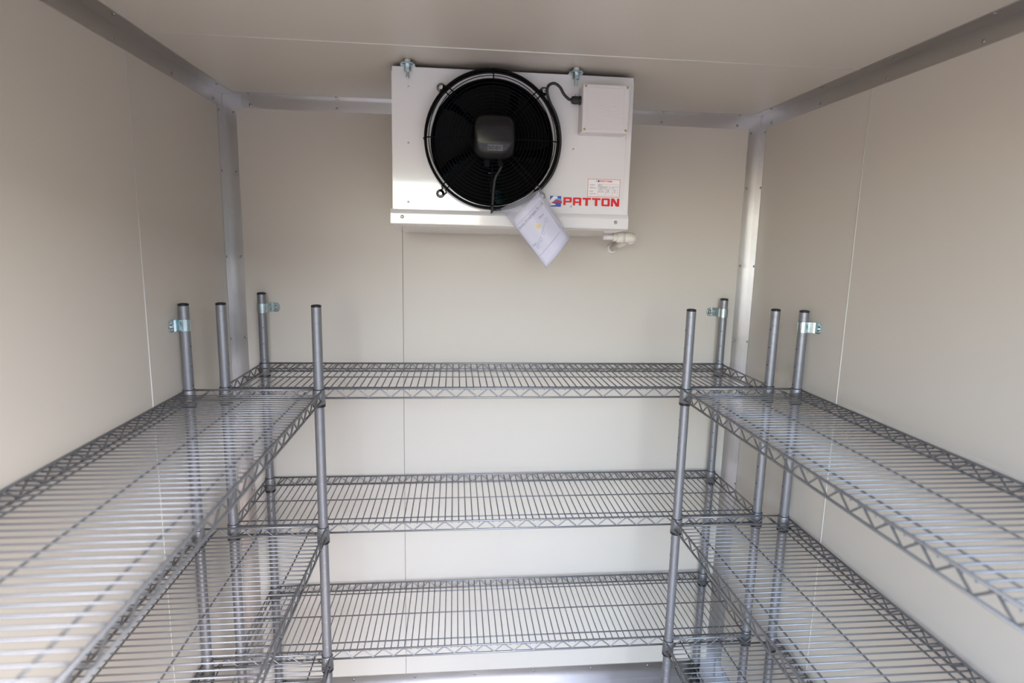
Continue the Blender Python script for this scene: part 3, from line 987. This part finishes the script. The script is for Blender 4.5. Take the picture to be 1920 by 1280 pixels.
# ------------------------------------------------------------------ document pouch hanging from the fan guard
pouch = thing('document_pouch', 'clear plastic pouch with a folded paper, hanging tilted from the fan guard', 'pouch', (0.9120, EY - 0.062, 1.7300))
ox, oz = 0.9120, 1.7300


def sheet(c, nu, nv, y_of, th):
    """curved sheet from four corners (a b = upper left/right, d c = lower left/right), in x-z"""
    a, b, cc, d = [Vector((p[0] - ox, p[1] - oz)) for p in c]
    vs, fs = [], []
    for s_ in (0, 1):
        for j in range(nv + 1):
            v = j / nv
            for i in range(nu + 1):
                u = i / nu
                p = (a * (1 - u) + b * u) * (1 - v) + (d * (1 - u) + cc * u) * v
                vs.append((p.x, y_of(u, v) + s_ * th, p.y))
    q = (nu + 1) * (nv + 1)
    for j in range(nv):
        for i in range(nu):
            a_, b_, c_, d_ = j * (nu + 1) + i, j * (nu + 1) + i + 1, (j + 1) * (nu + 1) + i + 1, (j + 1) * (nu + 1) + i
            fs += [(a_, b_, c_, d_)[::-1], (q + a_, q + b_, q + c_, q + d_)]
    for i in range(nu):
        fs += [(i, i + 1, q + i + 1, q + i), (nv * (nu + 1) + i + 1, nv * (nu + 1) + i, q + nv * (nu + 1) + i, q + nv * (nu + 1) + i + 1)]
    for j in range(nv):
        a_, b_ = j * (nu + 1), (j + 1) * (nu + 1)
        fs += [(b_, a_, q + a_, q + b_), (a_ + nu, b_ + nu, q + b_ + nu, q + a_ + nu)]
    return MB().add(vs, fs, True)


bow = lambda u, v: -0.012 * math.sin(u * PI) * (0.4 + 0.6 * v) - 0.004 * v
PC = [(0.8350, 1.6580), (0.9010, 1.7275), (0.9790, 1.6160), (0.9250, 1.5455)]      # paper corners
BC = [(0.8085, 1.6850), (0.9060, 1.7345), (0.9830, 1.6190), (0.9245, 1.5430)]      # pouch corners
obj('paper', sheet(PC, 10, 10, bow, 0.0006), M_PAPER, pouch)
obj('pouch_film', sheet(BC, 10, 10, lambda u, v: bow(u, v) - 0.0030, 0.00015), M_FILM, pouch)
obj('pouch_back_film', sheet(BC, 10, 10, lambda u, v: bow(u, v) + 0.0030, 0.00015), M_FILM, pouch)


def on_paper(u, v, lift=0.0004):
    a, b, cc, d = [Vector((p[0] - ox, p[1] - oz)) for p in PC]
    p = (a * (1 - u) + b * u) * (1 - v) + (d * (1 - u) + cc * u) * v
    return Vector((p.x, bow(u, v) - lift, p.y))


def pline(mb, u0, v0, u1, v1, w, n=8):
    for i in range(n):
        t0, t1 = i / n, (i + 1) / n
        p = on_paper(u0 + (u1 - u0) * t0, v0 + (v1 - v0) * t0)
        q_ = on_paper(u0 + (u1 - u0) * t1, v0 + (v1 - v0) * t1)
        d = (q_ - p).normalized()
        nn = Vector((-d.z, 0, d.x)) * w / 2
        k = Vector((0, 0.0003, 0))
        mb.add([p + nn, p - nn, q_ - nn, q_ + nn, p + nn + k, p - nn + k, q_ - nn + k, q_ + nn + k], [(0, 1, 2, 3), (7, 6, 5, 4), (0, 3, 7, 4), (1, 5, 6, 2)])


pl = MB()
pline(pl, 0.0, 0.215, 0.92, 0.215, 0.0006)
pline(pl, 0.02, 0.135, 0.92, 0.135, 0.0004)
pline(pl, 0.92, 0.135, 0.92, 0.20, 0.0004)
pline(pl, 0.04, 0.78, 0.88, 0.78, 0.0006)
pline(pl, 0.93, 0.20, 0.95, 0.75, 0.0003)
pline(pl, 0.40, 0.56, 0.72, 0.44, 0.0004)
pline(pl, 0.08, 0.60, 0.30, 0.60, 0.0004)
pline(pl, 0.10, 0.65, 0.28, 0.62, 0.0004)
for (u, v) in ((0.72, 0.42), (0.30, 0.57), (0.12, 0.62), (0.45, 0.52)):
    for k in range(4):
        s4 = ((0, 0), (0.06, 0), (0.06, 0.06), (0, 0.06), (0, 0))
        pline(pl, u + s4[k][0], v + s4[k][1], u + s4[k + 1][0], v + s4[k + 1][1], 0.0004, 1)
obj('printed_line', pl, M_INK, pouch)


def paper_text(s_, u, v, size):
    o_ = on_paper(u, v, 0.0006)
    ex = on_paper(u + 0.05, v, 0.0006) - o_
    ex.normalize()
    ey = on_paper(u, v - 0.05, 0.0006) - o_
    ey = (ey - ex * ey.dot(ex)).normalized()
    ez_ = ex.cross(ey)
    M = Matrix(((ex.x, ey.x, ez_.x, o_.x), (ex.y, ey.y, ez_.y, o_.y), (ex.z, ey.z, ez_.z, o_.z), (0, 0, 0, 1)))
    place('printed_lettering', text_mesh(s_, size, M_INK, 'printed_lettering', 0.00005), M, pouch)


paper_text('Electric', 0.03, 0.205, 0.0062)
paper_text('Wiring', 0.255, 0.203, 0.0062)
paper_text('Diagram', 0.445, 0.202, 0.0062)
paper_text('BC1-4R', 0.705, 0.198, 0.0064)
paper_text('Motor', 0.62, 0.345, 0.0062)
paper_text('Fuse', 0.05, 0.59, 0.0060)
dc = on_paper(0.47, 0.415, 0.0003)
dot = MB().lathe([(0.0056, 0), (0.0056, 0.0003)], 24, Matrix.Translation(dc) @ face(0, 0, 0))
obj('yellow_dot', dot, M_YELLOW, pouch)
zl = MB()
for off in (0.085, 0.105):
    a, b, cc, d = [Vector((p[0] - ox, p[1] - oz)) for p in BC]
    pts = []
    for i in range(11):
        u = i / 10
        p = (a * (1 - u) + b * u) * (1 - off) + (d * (1 - u) + cc * u) * off
        pts.append((p.x, bow(u, off) - 0.0036, p.y))
    zl.tube(pts, 0.0007, 6)
obj('zip_seal', zl, M_FILM, pouch)
tie = []
rad = Vector((0.7085, 0.0, -0.7057))
for k in range(20):
    a = 2 * PI * k / 20
    tie.append(Vector((0.9020 - ox, 0.0262, 1.7345 - oz)) + rad * (0.0125 * math.cos(a)) + Vector((0, 0.034 * math.sin(a), 0)))
obj('hanging_tie', MB().tube(tie, 0.0009, 6, closed=True), M_FILM, pouch)
